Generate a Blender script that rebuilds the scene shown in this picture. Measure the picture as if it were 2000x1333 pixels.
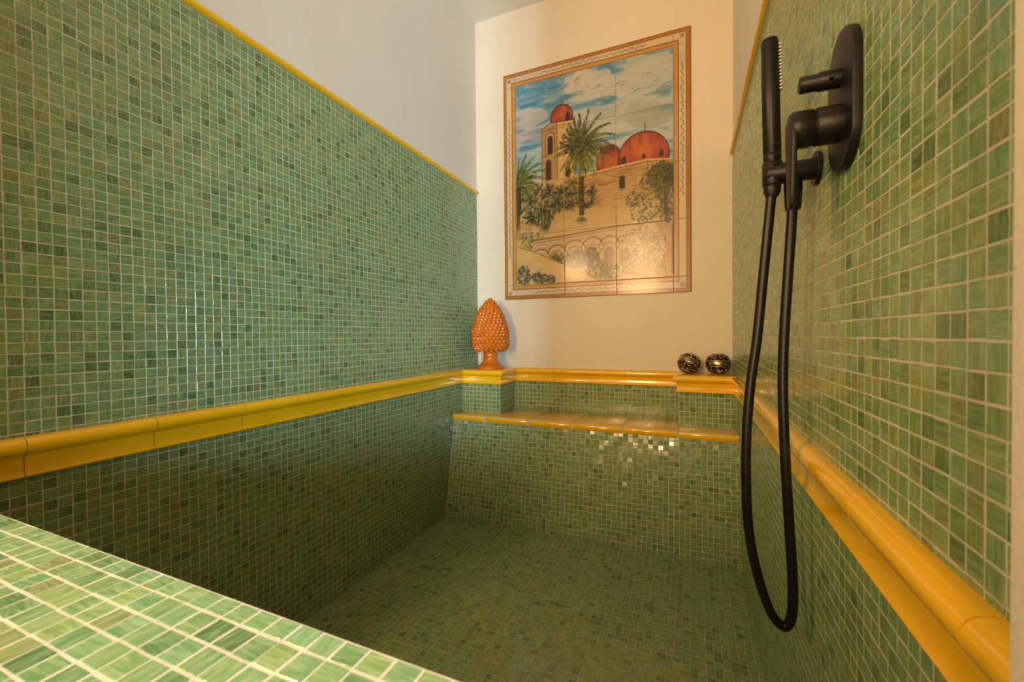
import bpy, bmesh, math, random
import numpy as np
from mathutils import Vector, Matrix

random.seed(7)
rng = np.random.default_rng(11)
scene = bpy.context.scene
for o in list(bpy.data.objects):
    bpy.data.objects.remove(o, do_unlink=True)
C = scene.collection

# ------------------------------------------------------------------ camera
CAM_R = Vector((0.920357, 0.390995, -0.008134))
CAM_U = Vector((0.002112, 0.015830, 0.999872))
CAM_F = Vector((-0.391074, 0.920257, -0.013743))
FPX = 815.25
cam_d = bpy.data.cameras.new('camera')
cam_d.sensor_width = 36.0
cam_d.lens = FPX / 2000.0 * 36.0
cam_d.clip_start = 0.01
cam_d.dof.use_dof = True
cam_d.dof.focus_distance = 1.75
cam_d.dof.aperture_fstop = 8.0
cam = bpy.data.objects.new('camera', cam_d)
C.objects.link(cam)
m = Matrix.Identity(4)
for i in range(3):
    m[i][0] = CAM_R[i]; m[i][1] = CAM_U[i]; m[i][2] = -CAM_F[i]
cam.matrix_world = m
scene.camera = cam

# ------------------------------------------------------------------ key sizes (metres; origin = eye point)
D = 2.116                       # back wall
XL, XR = -1.108, 0.178          # tile faces of the side walls
ZF, ZC = -0.888, 1.765          # floor, ceiling
ZU = 0.800                      # top of the upper mosaic
ZM, ZB = -0.176, -0.249         # top and bottom of the middle moulding
YP = 1.925                      # pillar fronts
PLX, PRX = -0.886, -0.043       # inner sides of the two pillars
LY, LZ = 0.2106, -0.203         # parapet inner edge, parapet top
JX, JY = 0.1380, 0.270           # door jamb corner
YB0 = -0.06                     # room side of the parapet
BT, BF, BB = -0.398, 1.836, 1.752   # bench top height, front edge at the top, front at the floor
P = 0.0205                      # mosaic pitch

# ------------------------------------------------------------------ world, light, exposure
world = bpy.data.worlds.new('world'); scene.world = world
world.use_nodes = True
bgn = world.node_tree.nodes['Background']
bgn.inputs[0].default_value = (0.55, 0.72, 1.0, 1); bgn.inputs[1].default_value = 0.4

def area(name, loc, target, sx, sy, power, col):
    l = bpy.data.lights.new(name, 'AREA'); l.shape = 'RECTANGLE'
    l.size, l.size_y, l.energy, l.color = sx, sy, power, col
    o = bpy.data.objects.new(name, l); C.objects.link(o)
    o.location = loc
    o.rotation_euler = (Vector(target) - Vector(loc)).to_track_quat('-Z', 'Y').to_euler()
    return o
RX0, RX1, RY0 = -1.5, 1.5, -3.4      # the bathroom in front of the alcove
W1 = (-1.08, -0.50, -0.55, 1.74)      # warm lit glazed door in the far room wall: x0, x1, z0, z1
W2 = (-3.30, -2.00, -0.50, 0.65)     # window in the right hand room wall: y0, y1, z0, z1
area('door_light', ((W1[0]+W1[1])/2, RY0-0.06, (W1[2]+W1[3])/2), ((W1[0]+W1[1])/2, 0, (W1[2]+W1[3])/2), W1[1]-W1[0], W1[3]-W1[2], 150, (1.0, 0.63, 0.27))
area('window_light', (RX1+0.06, (W2[0]+W2[1])/2, (W2[2]+W2[3])/2), (0, (W2[0]+W2[1])/2, (W2[2]+W2[3])/2), W2[1]-W2[0], W2[3]-W2[2], 640, (0.53, 0.82, 1.0))
spd = bpy.data.lights.new('added_ledge_spot', 'SPOT'); spd.energy = 145; spd.color = (1.0, 0.92, 0.80); spd.spot_size = math.radians(30); spd.spot_blend = 0.75; spd.shadow_soft_size = 0.035
spo = bpy.data.objects.new('added_ledge_spot', spd); C.objects.link(spo); spo.location = (-0.42, 0.02, ZC-0.012)  # added spot, narrow cone that brightens only the parapet top
LAMP = (-1.28, -0.65, 0.80)          # wall lamp on the room's left wall

scene.view_settings.view_transform = 'Standard'
scene.view_settings.look = 'None'
scene.view_settings.gamma = 1.0
scene.view_settings.use_curve_mapping = False
scene.view_settings.exposure = 0.0
scene.cycles.max_bounces = 7
scene.cycles.glossy_bounces = 3
scene.cycles.caustics_reflective = False
scene.cycles.caustics_refractive = False

# ------------------------------------------------------------------ helpers
def tag(o, label=None, cat=None, group=None, kind=None):
    if label: o['label'] = label
    if cat: o['category'] = cat
    if group: o['group'] = group
    if kind: o['kind'] = kind
    return o

def mesh_from(name, verts, faces, mat=None, smooth=False, uvs=None):
    me = bpy.data.meshes.new(name)
    me.from_pydata([tuple(v) for v in verts], [], [tuple(f) for f in faces])
    if uvs is not None:
        uvl = me.uv_layers.new(name='UVMap')
        idx = np.empty(len(me.loops), dtype=np.int32); me.loops.foreach_get('vertex_index', idx)
        uvl.data.foreach_set('uv', np.asarray(uvs, dtype=np.float32)[idx].ravel())
    if smooth:
        me.polygons.foreach_set('use_smooth', [True]*len(me.polygons))
    if mat: me.materials.append(mat)
    me.update()
    return me

def link(name, me, parent=None):
    o = bpy.data.objects.new(name, me); C.objects.link(o)
    if parent is not None: o.parent = parent
    return o

def obj(name, verts, faces, mat, parent=None, smooth=False, uvs=None):
    return link(name, mesh_from(name, verts, faces, mat, smooth, uvs), parent)

def empty(name, loc=(0, 0, 0)):
    o = bpy.data.objects.new(name, None); C.objects.link(o); o.location = loc
    o.empty_display_size = 0.05
    return o

def box_vf(x0, x1, y0, y1, z0, z1):
    v = [(x0,y0,z0),(x1,y0,z0),(x1,y1,z0),(x0,y1,z0),(x0,y0,z1),(x1,y0,z1),(x1,y1,z1),(x0,y1,z1)]
    f = [(3,2,1,0),(4,5,6,7),(0,1,5,4),(1,2,6,5),(2,3,7,6),(3,0,4,7)]
    return v, f

def boxes(name, bl, mat, parent=None, bevel=0.0):
    V, F = [], []
    for b in bl:
        v, f = box_vf(*b); n = len(V); V += v; F += [tuple(i+n for i in q) for q in f]
    o = obj(name, V, F, mat, parent)
    if bevel: bevel_mesh(o.data, bevel)
    return o

def bevel_mesh(me, w, seg=2, ang=0.5):
    bm = bmesh.new(); bm.from_mesh(me)
    es = [e for e in bm.edges if e.is_manifold and e.calc_face_angle(0) > ang]
    bmesh.ops.bevel(bm, geom=es, offset=w, segments=seg, affect='EDGES', profile=0.5)
    for f in bm.faces: f.smooth = True
    bm.to_mesh(me); bm.free()
    me.update()

def basis(axis):
    a = Vector(axis).normalized()
    t = Vector((0,0,1)) if abs(a.z) < 0.9 else Vector((1,0,0))
    u = a.cross(t).normalized(); v = a.cross(u).normalized()
    return a, u, v

def lathe_vf(prof, origin=(0,0,0), axis=(0,0,1), n=32):
    """prof: (radius, distance along axis); closed with caps where radius > 0"""
    a, u, v = basis(axis); o = Vector(origin); V, F = [], []
    for r, h in prof:
        for k in range(n):
            t = 2*math.pi*k/n
            V.append(o + a*h + (u*math.cos(t) + v*math.sin(t))*r)
    for i in range(len(prof)-1):
        for k in range(n):
            k2 = (k+1) % n
            F.append((i*n+k, (i+1)*n+k, (i+1)*n+k2, i*n+k2))
    F.append(tuple(range(n))); F.append(tuple(reversed(range((len(prof)-1)*n, len(prof)*n))))
    return V, F

def fix_normals(me):
    bm = bmesh.new(); bm.from_mesh(me)
    bmesh.ops.recalc_face_normals(bm, faces=bm.faces); bm.to_mesh(me); bm.free(); me.update()

def lathe(name, prof, mat, parent=None, origin=(0,0,0), axis=(0,0,1), n=32, angle=40):
    V, F = lathe_vf(prof, origin, axis, n)
    o = obj(name, V, F, mat, parent); fix_normals(o.data); smooth_by_angle(o.data, angle)
    return o

def smooth_by_angle(me, deg):
    bm = bmesh.new(); bm.from_mesh(me)
    for f in bm.faces: f.smooth = True
    for e in bm.edges:
        if e.is_manifold and e.calc_face_angle(0) > math.radians(deg): e.smooth = False
    bm.to_mesh(me); bm.free(); me.update()

def tube_vf(pts, rad, n=14, cap=True):
    pts = [Vector(p) for p in pts]; V, F = [], []
    up = Vector((0.13, 0.95, 0.27)); prev = None
    for i, p in enumerate(pts):
        t = (pts[min(i+1, len(pts)-1)] - pts[max(i-1, 0)]).normalized()
        if prev is None: u = t.cross(up).normalized()
        else: u = (prev - t*prev.dot(t)).normalized()
        prev = u; v = t.cross(u)
        r = rad(i/(len(pts)-1)) if callable(rad) else rad
        for k in range(n):
            a = 2*math.pi*k/n; V.append(p + (u*math.cos(a) + v*math.sin(a))*r)
    for i in range(len(pts)-1):
        for k in range(n):
            k2 = (k+1) % n; F.append((i*n+k, i*n+k2, (i+1)*n+k2, (i+1)*n+k))
    if cap:
        F.append(tuple(reversed(range(n)))); F.append(tuple(range((len(pts)-1)*n, len(pts)*n)))
    return V, F

def catmull(pts, per=6):
    P_ = [Vector(p) for p in pts]; P_ = [2*P_[0]-P_[1]] + P_ + [2*P_[-1]-P_[-2]]; out = []
    for i in range(1, len(P_)-2):
        p0, p1, p2, p3 = P_[i-1:i+3]
        for k in range(per):
            t = k/per
            out.append(0.5*((2*p1) + (p2-p0)*t + (2*p0-5*p1+4*p2-p3)*t*t + (3*p1-p0-3*p2+p3)*t**3))
    out.append(P_[-2]); return out

def merge(parts):
    V, F = [], []
    for v, f in parts:
        n = len(V); V += list(v); F += [tuple(i+n for i in q) for q in f]
    return V, F

# ------------------------------------------------------------------ materials
def new_mat(name):
    mt = bpy.data.materials.new(name); mt.use_nodes = True
    nt = mt.node_tree; return mt, nt, nt.nodes['Principled BSDF']

def N(nt, typ, **kw):
    n = nt.nodes.new(typ)
    for k, v in kw.items(): setattr(n, k, v)
    return n

def noise_mat(name, c1, c2, scale=8, rough=(0.4, 0.5), bump=0.0, bscale=200, detail=4, metallic=0.0, coat=0.0, spec=0.5):
    mt, nt, b = new_mat(name)
    tc = N(nt, 'ShaderNodeNewGeometry')
    no = N(nt, 'ShaderNodeTexNoise'); no.inputs['Scale'].default_value = scale; no.inputs['Detail'].default_value = detail
    nt.links.new(tc.outputs['Position'], no.inputs['Vector'])
    mx = N(nt, 'ShaderNodeMix', data_type='RGBA')
    mr = N(nt, 'ShaderNodeMapRange'); mr.inputs[1].default_value = 0.3; mr.inputs[2].default_value = 0.7
    nt.links.new(no.outputs['Fac'], mr.inputs[0]); nt.links.new(mr.outputs[0], mx.inputs[0])
    mx.inputs[6].default_value = (*c1, 1); mx.inputs[7].default_value = (*c2, 1)
    nt.links.new(mx.outputs[2], b.inputs['Base Color'])
    r = N(nt, 'ShaderNodeMapRange'); r.inputs[3].default_value = rough[0]; r.inputs[4].default_value = rough[1]
    nt.links.new(no.outputs['Fac'], r.inputs[0]); nt.links.new(r.outputs[0], b.inputs['Roughness'])
    b.inputs['Metallic'].default_value = metallic; b.inputs['Coat Weight'].default_value = coat
    b.inputs['Specular IOR Level'].default_value = spec
    if bump:
        n2 = N(nt, 'ShaderNodeTexNoise'); n2.inputs['Scale'].default_value = bscale; n2.inputs['Detail'].default_value = 3
        nt.links.new(tc.outputs['Position'], n2.inputs['Vector'])
        bp = N(nt, 'ShaderNodeBump'); bp.inputs['Strength'].default_value = bump; bp.inputs['Distance'].default_value = 0.002
        nt.links.new(n2.outputs['Fac'], bp.inputs['Height']); nt.links.new(bp.outputs[0], b.inputs['Normal'])
    return mt

M_PLASTER = noise_mat('plaster', (0.70, 0.62, 0.51), (0.74, 0.66, 0.55), 3, (0.75, 0.85), 0.25, 260, spec=0.25)
M_CEIL = noise_mat('ceiling_paint', (0.82, 0.77, 0.70), (0.85, 0.80, 0.73), 3, (0.8, 0.9), 0.1, 200, spec=0.2)
M_GROUT = noise_mat('grout', (0.55, 0.49, 0.38), (0.62, 0.56, 0.44), 60, (0.75, 0.9), 0.4, 900, spec=0.25)
M_GROUT_F = noise_mat('floor_grout', (0.36, 0.34, 0.22), (0.44, 0.41, 0.28), 60, (0.7, 0.85), 0.4, 900, spec=0.3)
M_YELLOW = noise_mat('yellow_glaze', (0.80, 0.43, 0.004), (0.87, 0.50, 0.006), 9, (0.10, 0.22), 0.10, 45, coat=0.4)
M_ORANGE = noise_mat('orange_glaze', (0.50, 0.105, 0.003), (0.62, 0.165, 0.006), 30, (0.10, 0.20), 0.1, 120, coat=0.3)
M_BLACK = noise_mat('matte_black', (0.0055, 0.0045, 0.0035), (0.008, 0.0065, 0.005), 40, (0.34, 0.44), 0.03, 900, spec=0.32)
M_HOSE = noise_mat('black_hose', (0.005, 0.0042, 0.0032), (0.007, 0.006, 0.0045), 30, (0.30, 0.40), spec=0.32)
M_NOZZLE = noise_mat('grey_rubber', (0.70, 0.66, 0.58), (0.78, 0.74, 0.66), 50, (0.4, 0.5))
M_BRONZE = noise_mat('antique_bronze', (0.30, 0.22, 0.13), (0.42, 0.33, 0.22), 40, (0.12, 0.28), 0.1, 150, metallic=1.0)
M_BRONZE_D = noise_mat('dark_bronze', (0.030, 0.018, 0.010), (0.09, 0.06, 0.035), 60, (0.18, 0.35), 0.3, 250, metallic=1.0)
M_JOINT = noise_mat('mural_joint', (0.45, 0.36, 0.32), (0.55, 0.45, 0.38), 40, (0.7, 0.8))
M_FRAME = noise_mat('painted_wood', (0.75, 0.72, 0.66), (0.8, 0.77, 0.7), 20, (0.4, 0.5))
M_ROOM = noise_mat('room_paint', (0.30, 0.22, 0.15), (0.34, 0.25, 0.17), 3, (0.7, 0.8), spec=0.25)
M_BEAM = noise_mat('room_ceiling_wood', (0.20, 0.13, 0.08), (0.25, 0.17, 0.10), 4, (0.5, 0.6))
M_OUTFLOOR = noise_mat('terracotta_floor', (0.22, 0.12, 0.07), (0.27, 0.15, 0.09), 5, (0.4, 0.5))

def mosaic_mat():
    mt, nt, b = new_mat('glass_mosaic')
    L = nt.links.new
    ge = N(nt, 'ShaderNodeNewGeometry'); oi = N(nt, 'ShaderNodeObjectInfo')
    cb = N(nt, 'ShaderNodeCombineXYZ'); L(ge.outputs['Random Per Island'], cb.inputs[0]); L(oi.outputs['Random'], cb.inputs[1])
    sc = N(nt, 'ShaderNodeVectorMath', operation='SCALE'); sc.inputs['Scale'].default_value = 917.0; L(cb.outputs[0], sc.inputs[0])
    wn = N(nt, 'ShaderNodeTexWhiteNoise', noise_dimensions='3D'); L(sc.outputs[0], wn.inputs['Vector'])
    wn2 = N(nt, 'ShaderNodeTexWhiteNoise', noise_dimensions='4D'); L(sc.outputs[0], wn2.inputs['Vector']); wn2.inputs['W'].default_value = 5.3
    ramp = N(nt, 'ShaderNodeValToRGB'); L(wn.outputs['Value'], ramp.inputs[0])
    cr = ramp.color_ramp; cr.interpolation = 'LINEAR'
    stops = [(0.0, (0.075, 0.165, 0.058)), (0.07, (0.090, 0.190, 0.068)), (0.15, (0.145, 0.275, 0.108)), (0.40, (0.185, 0.315, 0.120)),
             (0.62, (0.160, 0.325, 0.160)), (0.80, (0.232, 0.352, 0.122)), (0.90, (0.248, 0.330, 0.110)), (0.97, (0.212, 0.228, 0.085)), (1.0, (0.26, 0.37, 0.16))]
    cr.elements[0].position, cr.elements[0].color = stops[0][0], (*stops[0][1], 1)
    cr.elements[1].position, cr.elements[1].color = stops[-1][0], (*stops[-1][1], 1)
    for p_, c_ in stops[1:-1]:
        e = cr.elements.new(p_); e.color = (*c_, 1)
    # streaks of paler and browner glass, lying one way or the other in each tile
    uv = N(nt, 'ShaderNodeUVMap', uv_map='UVMap')
    s1 = N(nt, 'ShaderNodeVectorMath', operation='MULTIPLY'); s1.inputs[1].default_value = (0.9, 5.5, 1); L(uv.outputs[0], s1.inputs[0])
    s2 = N(nt, 'ShaderNodeVectorMath', operation='MULTIPLY'); s2.inputs[1].default_value = (5.5, 0.9, 1); L(uv.outputs[0], s2.inputs[0])
    sep = N(nt, 'ShaderNodeSeparateXYZ'); L(wn2.outputs['Color'], sep.inputs[0])
    th = N(nt, 'ShaderNodeMath', operation='GREATER_THAN'); th.inputs[1].default_value = 0.55; L(sep.outputs[0], th.inputs[0])
    mv = N(nt, 'ShaderNodeMix', data_type='VECTOR'); L(th.outputs[0], mv.inputs[0]); L(s1.outputs[0], mv.inputs[4]); L(s2.outputs[0], mv.inputs[5])
    w4 = N(nt, 'ShaderNodeMath', operation='MULTIPLY'); w4.inputs[1].default_value = 400.0; L(sep.outputs[1], w4.inputs[0])
    no = N(nt, 'ShaderNodeTexNoise', noise_dimensions='4D'); L(mv.outputs[1], no.inputs['Vector']); L(w4.outputs[0], no.inputs['W'])
    no.inputs['Scale'].default_value = 1.0; no.inputs['Detail'].default_value = 3.0; no.inputs['Distortion'].default_value = 0.7
    mr = N(nt, 'ShaderNodeMapRange'); mr.inputs[1].default_value = 0.38; mr.inputs[2].default_value = 0.68; L(no.outputs['Fac'], mr.inputs[0])
    lit = N(nt, 'ShaderNodeMix', data_type='RGBA'); L(mr.outputs[0], lit.inputs[0])
    dk = N(nt, 'ShaderNodeMix', data_type='RGBA', blend_type='MULTIPLY'); dk.inputs[0].default_value = 1.0
    L(ramp.outputs[0], dk.inputs[6]); dk.inputs[7].default_value = (0.70, 0.74, 0.62, 1)
    lt = N(nt, 'ShaderNodeMix', data_type='RGBA'); lt.inputs[0].default_value = 0.32
    L(ramp.outputs[0], lt.inputs[6]); lt.inputs[7].default_value = (0.42, 0.48, 0.25, 1)
    L(dk.outputs[2], lit.inputs[6]); L(lt.outputs[2], lit.inputs[7])
    # now and then a rusty streak
    no3 = N(nt, 'ShaderNodeTexNoise', noise_dimensions='4D'); L(mv.outputs[1], no3.inputs['Vector']); no3.inputs['Scale'].default_value = 0.7
    w5 = N(nt, 'ShaderNodeMath', operation='MULTIPLY'); w5.inputs[1].default_value = 300.0; L(sep.outputs[2], w5.inputs[0]); L(w5.outputs[0], no3.inputs['W'])
    mr3 = N(nt, 'ShaderNodeMapRange'); mr3.inputs[1].default_value = 0.60; mr3.inputs[2].default_value = 0.78; mr3.inputs[4].default_value = 0.55; L(no3.outputs['Fac'], mr3.inputs[0])
    rust = N(nt, 'ShaderNodeMix', data_type='RGBA'); L(mr3.outputs[0], rust.inputs[0]); L(lit.outputs[2], rust.inputs[6]); rust.inputs[7].default_value = (0.27, 0.17, 0.07, 1)
    L(rust.outputs[2], b.inputs['Base Color'])
    rr = N(nt, 'ShaderNodeMapRange'); rr.inputs[3].default_value = 0.09; rr.inputs[4].default_value = 0.26; L(sep.outputs[2], rr.inputs[0])
    L(rr.outputs[0], b.inputs['Roughness'])
    b.inputs['Specular IOR Level'].default_value = 0.55
    b.inputs['Coat Weight'].default_value = 0.2; b.inputs['Coat Roughness'].default_value = 0.48
    n2 = N(nt, 'ShaderNodeTexNoise'); n2.inputs['Scale'].default_value = 110; n2.inputs['Detail'].default_value = 2; L(ge.outputs['Position'], n2.inputs['Vector'])
    bp = N(nt, 'ShaderNodeBump'); bp.inputs['Strength'].default_value = 0.25; bp.inputs['Distance'].default_value = 0.0012
    L(n2.outputs['Fac'], bp.inputs['Height']); L(bp.outputs[0], b.inputs['Normal'])
    return mt
M_MOSAIC = mosaic_mat()

def mural_mat():
    mt, nt, b = new_mat('painted_glaze')
    at = N(nt, 'ShaderNodeAttribute', attribute_name='paint')
    nt.links.new(at.outputs['Color'], b.inputs['Base Color'])
    b.inputs['Roughness'].default_value = 0.19; b.inputs['Specular IOR Level'].default_value = 0.5
    ge = N(nt, 'ShaderNodeNewGeometry')
    no = N(nt, 'ShaderNodeTexNoise'); no.inputs['Scale'].default_value = 22; no.inputs['Detail'].default_value = 4
    nt.links.new(ge.outputs['Position'], no.inputs['Vector'])
    bp = N(nt, 'ShaderNodeBump'); bp.inputs['Strength'].default_value = 0.12; bp.inputs['Distance'].default_value = 0.004
    nt.links.new(no.outputs['Fac'], bp.inputs['Height']); nt.links.new(bp.outputs[0], b.inputs['Normal'])
    return mt
M_MURAL = mural_mat()

# ------------------------------------------------------------------ mosaic builder
TH, GAP, BEV = 0.0035, 0.0018, 0.0004
def tile_verts(w, h):
    """tile in local x,y centred, top at z = 0"""
    a, b_ = w/2, h/2
    V = []
    for (ia, ib, z) in ((a, b_, -TH), (a, b_, -BEV*0.8), (a-BEV, b_-BEV, 0.0)):
        V += [(-ia, -ib, z), (ia, -ib, z), (ia, ib, z), (-ia, ib, z)]
    uv = [((v[0]+a)/(2*a), (v[1]+b_)/(2*b_)) for v in V]
    return V, uv
TF = [(8, 9, 10, 11)]
for lv in (0, 4):
    for k in range(4):
        k2 = (k+1) % 4; TF.append((lv+k, lv+k2, lv+4+k2, lv+4+k))
_tv, _tuv = tile_verts(P-GAP, P-GAP)
TILE_MESHES = []
for k in range(4):
    s = (1.0, 0.985, 1.008, 0.975)[k]; s2 = (1.0, 1.008, 0.98, 0.99)[k]
    v, u = tile_verts((P-GAP)*s, (P-GAP)*s2)
    TILE_MESHES.append(mesh_from('mosaic_tile', v, TF, M_MOSAIC, uvs=u))

def project(p):
    d = p.dot(CAM_F)
    if d < 0.02: return None
    return (1000 + FPX*p.dot(CAM_R)/d, 666.5 - FPX*p.dot(CAM_U)/d, d)

def seen_area(p, n, w, h):
    q = project(p)
    if q is None or not (-8 < q[0] < 2008 and -8 < q[1] < 1341): return 0
    cosv = -n.dot(p.normalized())
    if cosv <= 0: return 0
    if p.z < LZ - 1e-4 and p.y > LY + 1e-4:      # hidden behind the parapet
        t = LZ/p.z
        if (p*t).y < LY: return 0
    if q[0] > 1983: return 0
    return w*h*cosv*(FPX/q[2])**2

def cuts(a0, a1, phase, pitch):
    """grid cells between a0 and a1 with lines at phase + k*pitch"""
    k = math.ceil((a0-phase)/pitch + 1e-6); lines = [a0]
    while phase + k*pitch < a1 - 1e-6:
        lines.append(phase + k*pitch); k += 1
    lines.append(a1)
    return [(lines[i], lines[i+1]) for i in range(len(lines)-1) if lines[i+1]-lines[i] > GAP + 0.003]

def mosaic(parent, o, u, v, ucells, vcells, singles=300, jit=0.0004, tilt=0.008, rot=0.004, grout=True, skip=None, gmat=None, gd=0.00045):
    """tiles on the plane through o spanned by u and v; face at the plane, grout just under it"""
    o, u, v = Vector(o), Vector(u).normalized(), Vector(v).normalized(); n = u.cross(v)
    B = Matrix((u, v, n)).transposed()
    tl = []
    for (u0, u1) in ucells:
        for (v0, v1) in vcells:
            if skip and skip(u0, u1, v0, v1): continue
            w, h = u1-u0, v1-v0
            c = o + u*((u0+u1)/2 + random.uniform(-jit, jit)) + v*((v0+v1)/2 + random.uniform(-jit, jit)) + n*random.uniform(-0.00015, 0.0002)
            tl.append((seen_area(c, n, w, h), c, w, h))
    tl.sort(key=lambda t: -t[0])
    rest_v, rest_f, rest_uv = [], [], []
    nsing = 0
    for a, c, w, h in tl:
        R = (Matrix.Rotation(random.gauss(0, rot), 3, 'Z') @ Matrix.Rotation(random.gauss(0, tilt), 3, 'X') @ Matrix.Rotation(random.gauss(0, tilt), 3, 'Y'))
        if nsing < singles and a > 0:
            ob = bpy.data.objects.new('mosaic_tile', TILE_MESHES[nsing % 4]); C.objects.link(ob); ob.parent = parent
            S = Matrix.Diagonal(((w-GAP)/(P-GAP), (h-GAP)/(P-GAP), 1))
            ob.matrix_local = Matrix.Translation(c) @ (B @ R @ S).to_4x4()
            nsing += 1
        else:
            s, s2 = random.uniform(0.972, 1.008), random.uniform(0.972, 1.008)
            tv, tu = tile_verts((w-GAP)*s, (h-GAP)*s2); Q = B @ R; b0 = len(rest_v)
            rest_v += [c + Q @ Vector(x) for x in tv]; rest_uv += tu
            rest_f += [tuple(b0+i for i in f) for f in TF]
    if rest_v:
        so = obj('mosaic_field', rest_v, rest_f, M_MOSAIC, parent, uvs=rest_uv); so['kind'] = 'stuff'
    if grout:
        u0, u1 = ucells[0][0], ucells[-1][1]; v0, v1 = vcells[0][0], vcells[-1][1]
        gv = []
        for zz in (-0.0032, -gd):
            for (a, b_) in ((u0, v0), (u1, v0), (u1, v1), (u0, v1)): gv.append(o + u*a + v*b_ + n*zz)
        obj('grout', gv, [(3,2,1,0),(4,5,6,7),(0,1,5,4),(1,2,6,5),(2,3,7,6),(3,0,4,7)], gmat or M_GROUT, parent)

def uniform(a0, a1, n):
    s = (a1-a0)/n; return [(a0+i*s, a0+(i+1)*s) for i in range(n)]

# ------------------------------------------------------------------ the setting
SUB = 0.0032        # plaster face lies this far behind the tile face
wall_left = tag(boxes('wall_left', [(XL-0.16, XL-SUB, -0.02, D+0.16, ZF-0.1, ZC)], M_PLASTER), 'left wall of green glass mosaic below cream plaster', 'wall', kind='structure')
wall_right = tag(boxes('wall_right', [(XR+SUB, XR+0.16, JY-0.02, D+0.16, ZF-0.1, ZC)], M_PLASTER), 'right wall of green glass mosaic carrying the black shower fittings', 'wall', kind='structure')
wall_back = tag(boxes('wall_back', [(XL-0.16, XR+0.16, D+SUB, D+0.16, ZF-0.1, ZC)], M_PLASTER), 'cream plaster back wall behind the painted tile picture', 'wall', kind='structure')
floor = tag(boxes('floor', [(XL-0.16, XR+0.16, LY-0.1, D+0.16, ZF-0.1, ZF-SUB)], M_GROUT), 'sunken floor of small green mosaic tiles', 'floor', kind='structure')
ceiling = tag(boxes('ceiling', [(XL-0.16, XR+0.16, -0.1, D+0.16, ZC, ZC+0.1)], M_CEIL), 'flat pale ceiling above the tiled alcove', 'ceiling', kind='structure')
wall_front = tag(boxes('wall_front', [(XL-0.01, JX+0.06, YB0, LY-SUB, ZF-0.1, LZ-SUB)], M_GROUT), 'low parapet topped with pale green mosaic in the foreground', 'parapet', kind='structure')
wall_jamb = tag(boxes('wall_entrance', [(JX, RX1+0.1, 0.17, JY, ZF-0.1, ZC)], M_PLASTER, bevel=0.001), 'blurred cream door jamb at the right edge of the view', 'wall', kind='structure')

# mosaic fields
FY0 = 0.2
ycl = cuts(FY0, D, 0.3279, P)
mosaic_rows_up = cuts(ZM-0.01, ZU, ZM+0.006, P)
mosaic_rows_lo = cuts(ZF, ZB+0.006, ZB-0.0130, P)
mosaic(wall_left, (XL, 0, 0), (0, 1, 0), (0, 0, 1), ycl, mosaic_rows_up, 200)
mosaic(wall_left, (XL, 0, 0), (0, 1, 0), (0, 0, 1), ycl, mosaic_rows_lo, 100)
ycr = [(-b_, -a) for a, b_ in reversed(cuts(JY-0.01, D, 0.5355, P))]
mosaic(wall_right, (XR, 0, 0), (0, -1, 0), (0, 0, 1), ycr, mosaic_rows_up, 200, tilt=0.005)
mosaic(wall_right, (XR, 0, 0), (0, -1, 0), (0, 0, 1), ycr, mosaic_rows_lo, 100, tilt=0.005)
mosaic(floor, (0, 0, ZF), (1, 0, 0), (0, 1, 0), cuts(XL, XR, XL, P), cuts(LY, BB+0.03, BB, P), 300, jit=0.0008, tilt=0.014, rot=0.012, gmat=M_GROUT_F, gd=0.0006)
xb = cuts(XL, JX+0.04, -0.3136, 0.0206)
yb = list(reversed([(LY-0.0178, LY)] + [(LY-0.0178-(k+1)*0.0206, LY-0.0178-k*0.0206) for k in range(12)]))
mosaic(wall_front, (0, 0, LZ), (1, 0, 0), (0, 1, 0), xb, yb, 300, tilt=0.012)
bcols = uniform(PLX, PRX, 39)
mosaic(wall_back, (0, D, 0), (1, 0, 0), (0, 0, 1), bcols, uniform(BT-0.002, ZB+0.004, 7), 300)

# ------------------------------------------------------------------ built-in bench with yellow seat tiles
bench = tag(empty('bench', (0, 0, 0)), 'built-in bench with sloping green mosaic front and yellow glazed seat', 'bench')
bv = [(XL, BB, ZF), (XR, BB, ZF), (XR, D, ZF), (XL, D, ZF), (XL, BF, BT-0.03), (XR, BF, BT-0.03), (XR, D, BT-0.03), (XL, D, BT-0.03)]
back = 0.0032
core = obj('bench_core', [(x, y + (back if y < D-0.01 else 0), z) for x, y, z in bv], box_vf(0,1,0,1,0,1)[1], M_GROUT, bench)
slope = Vector((0, BF-BB, (BT-0.03)-ZF)); sl = slope.length
mosaic(bench, (0, BB, ZF), (1, 0, 0), slope, cuts(XL, XR, XL+0.004, P), cuts(0, sl+0.004, 0.002, P), 300, jit=0.0008, tilt=0.032, rot=0.010, gd=0.0009)
boxes('seat_bed', [(XL, XR, BF-0.003, D-0.0005, BT-0.0295, BT-0.0012)], M_GROUT, bench)

def seat_tile(x0, x1):
    # slab with a rounded nose, profile in Y,Z
    pr = [(D-0.002, BT), (BF+0.008, BT), (BF+0.002, BT-0.001), (BF-0.003, BT-0.004), (BF-0.006, BT-0.010), (BF-0.006, BT-0.022), (BF-0.003, BT-0.028), (BF+0.002, BT-0.030), (D-0.002, BT-0.030)]
    n = len(pr); V = [(x0, y, z) for y, z in pr] + [(x1, y, z) for y, z in pr]
    F = [(i, (i+1) % n, n+(i+1) % n, n+i) for i in range(n)] + [tuple(range(n))[::-1], tuple(range(n, 2*n))]
    o = obj('seat_tile', V, F, M_YELLOW, bench); fix_normals(o.data); bevel_mesh(o.data, 0.0012, 2, 0.9)
    return o
joints = [XL, -0.930, -0.703, -0.490, -0.264, -0.043, XR]
for i in range(6):
    seat_tile(joints[i] + (0.004 if i else 0.001), joints[i+1] - (0.005 if i < 5 else 0.001))

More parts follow.
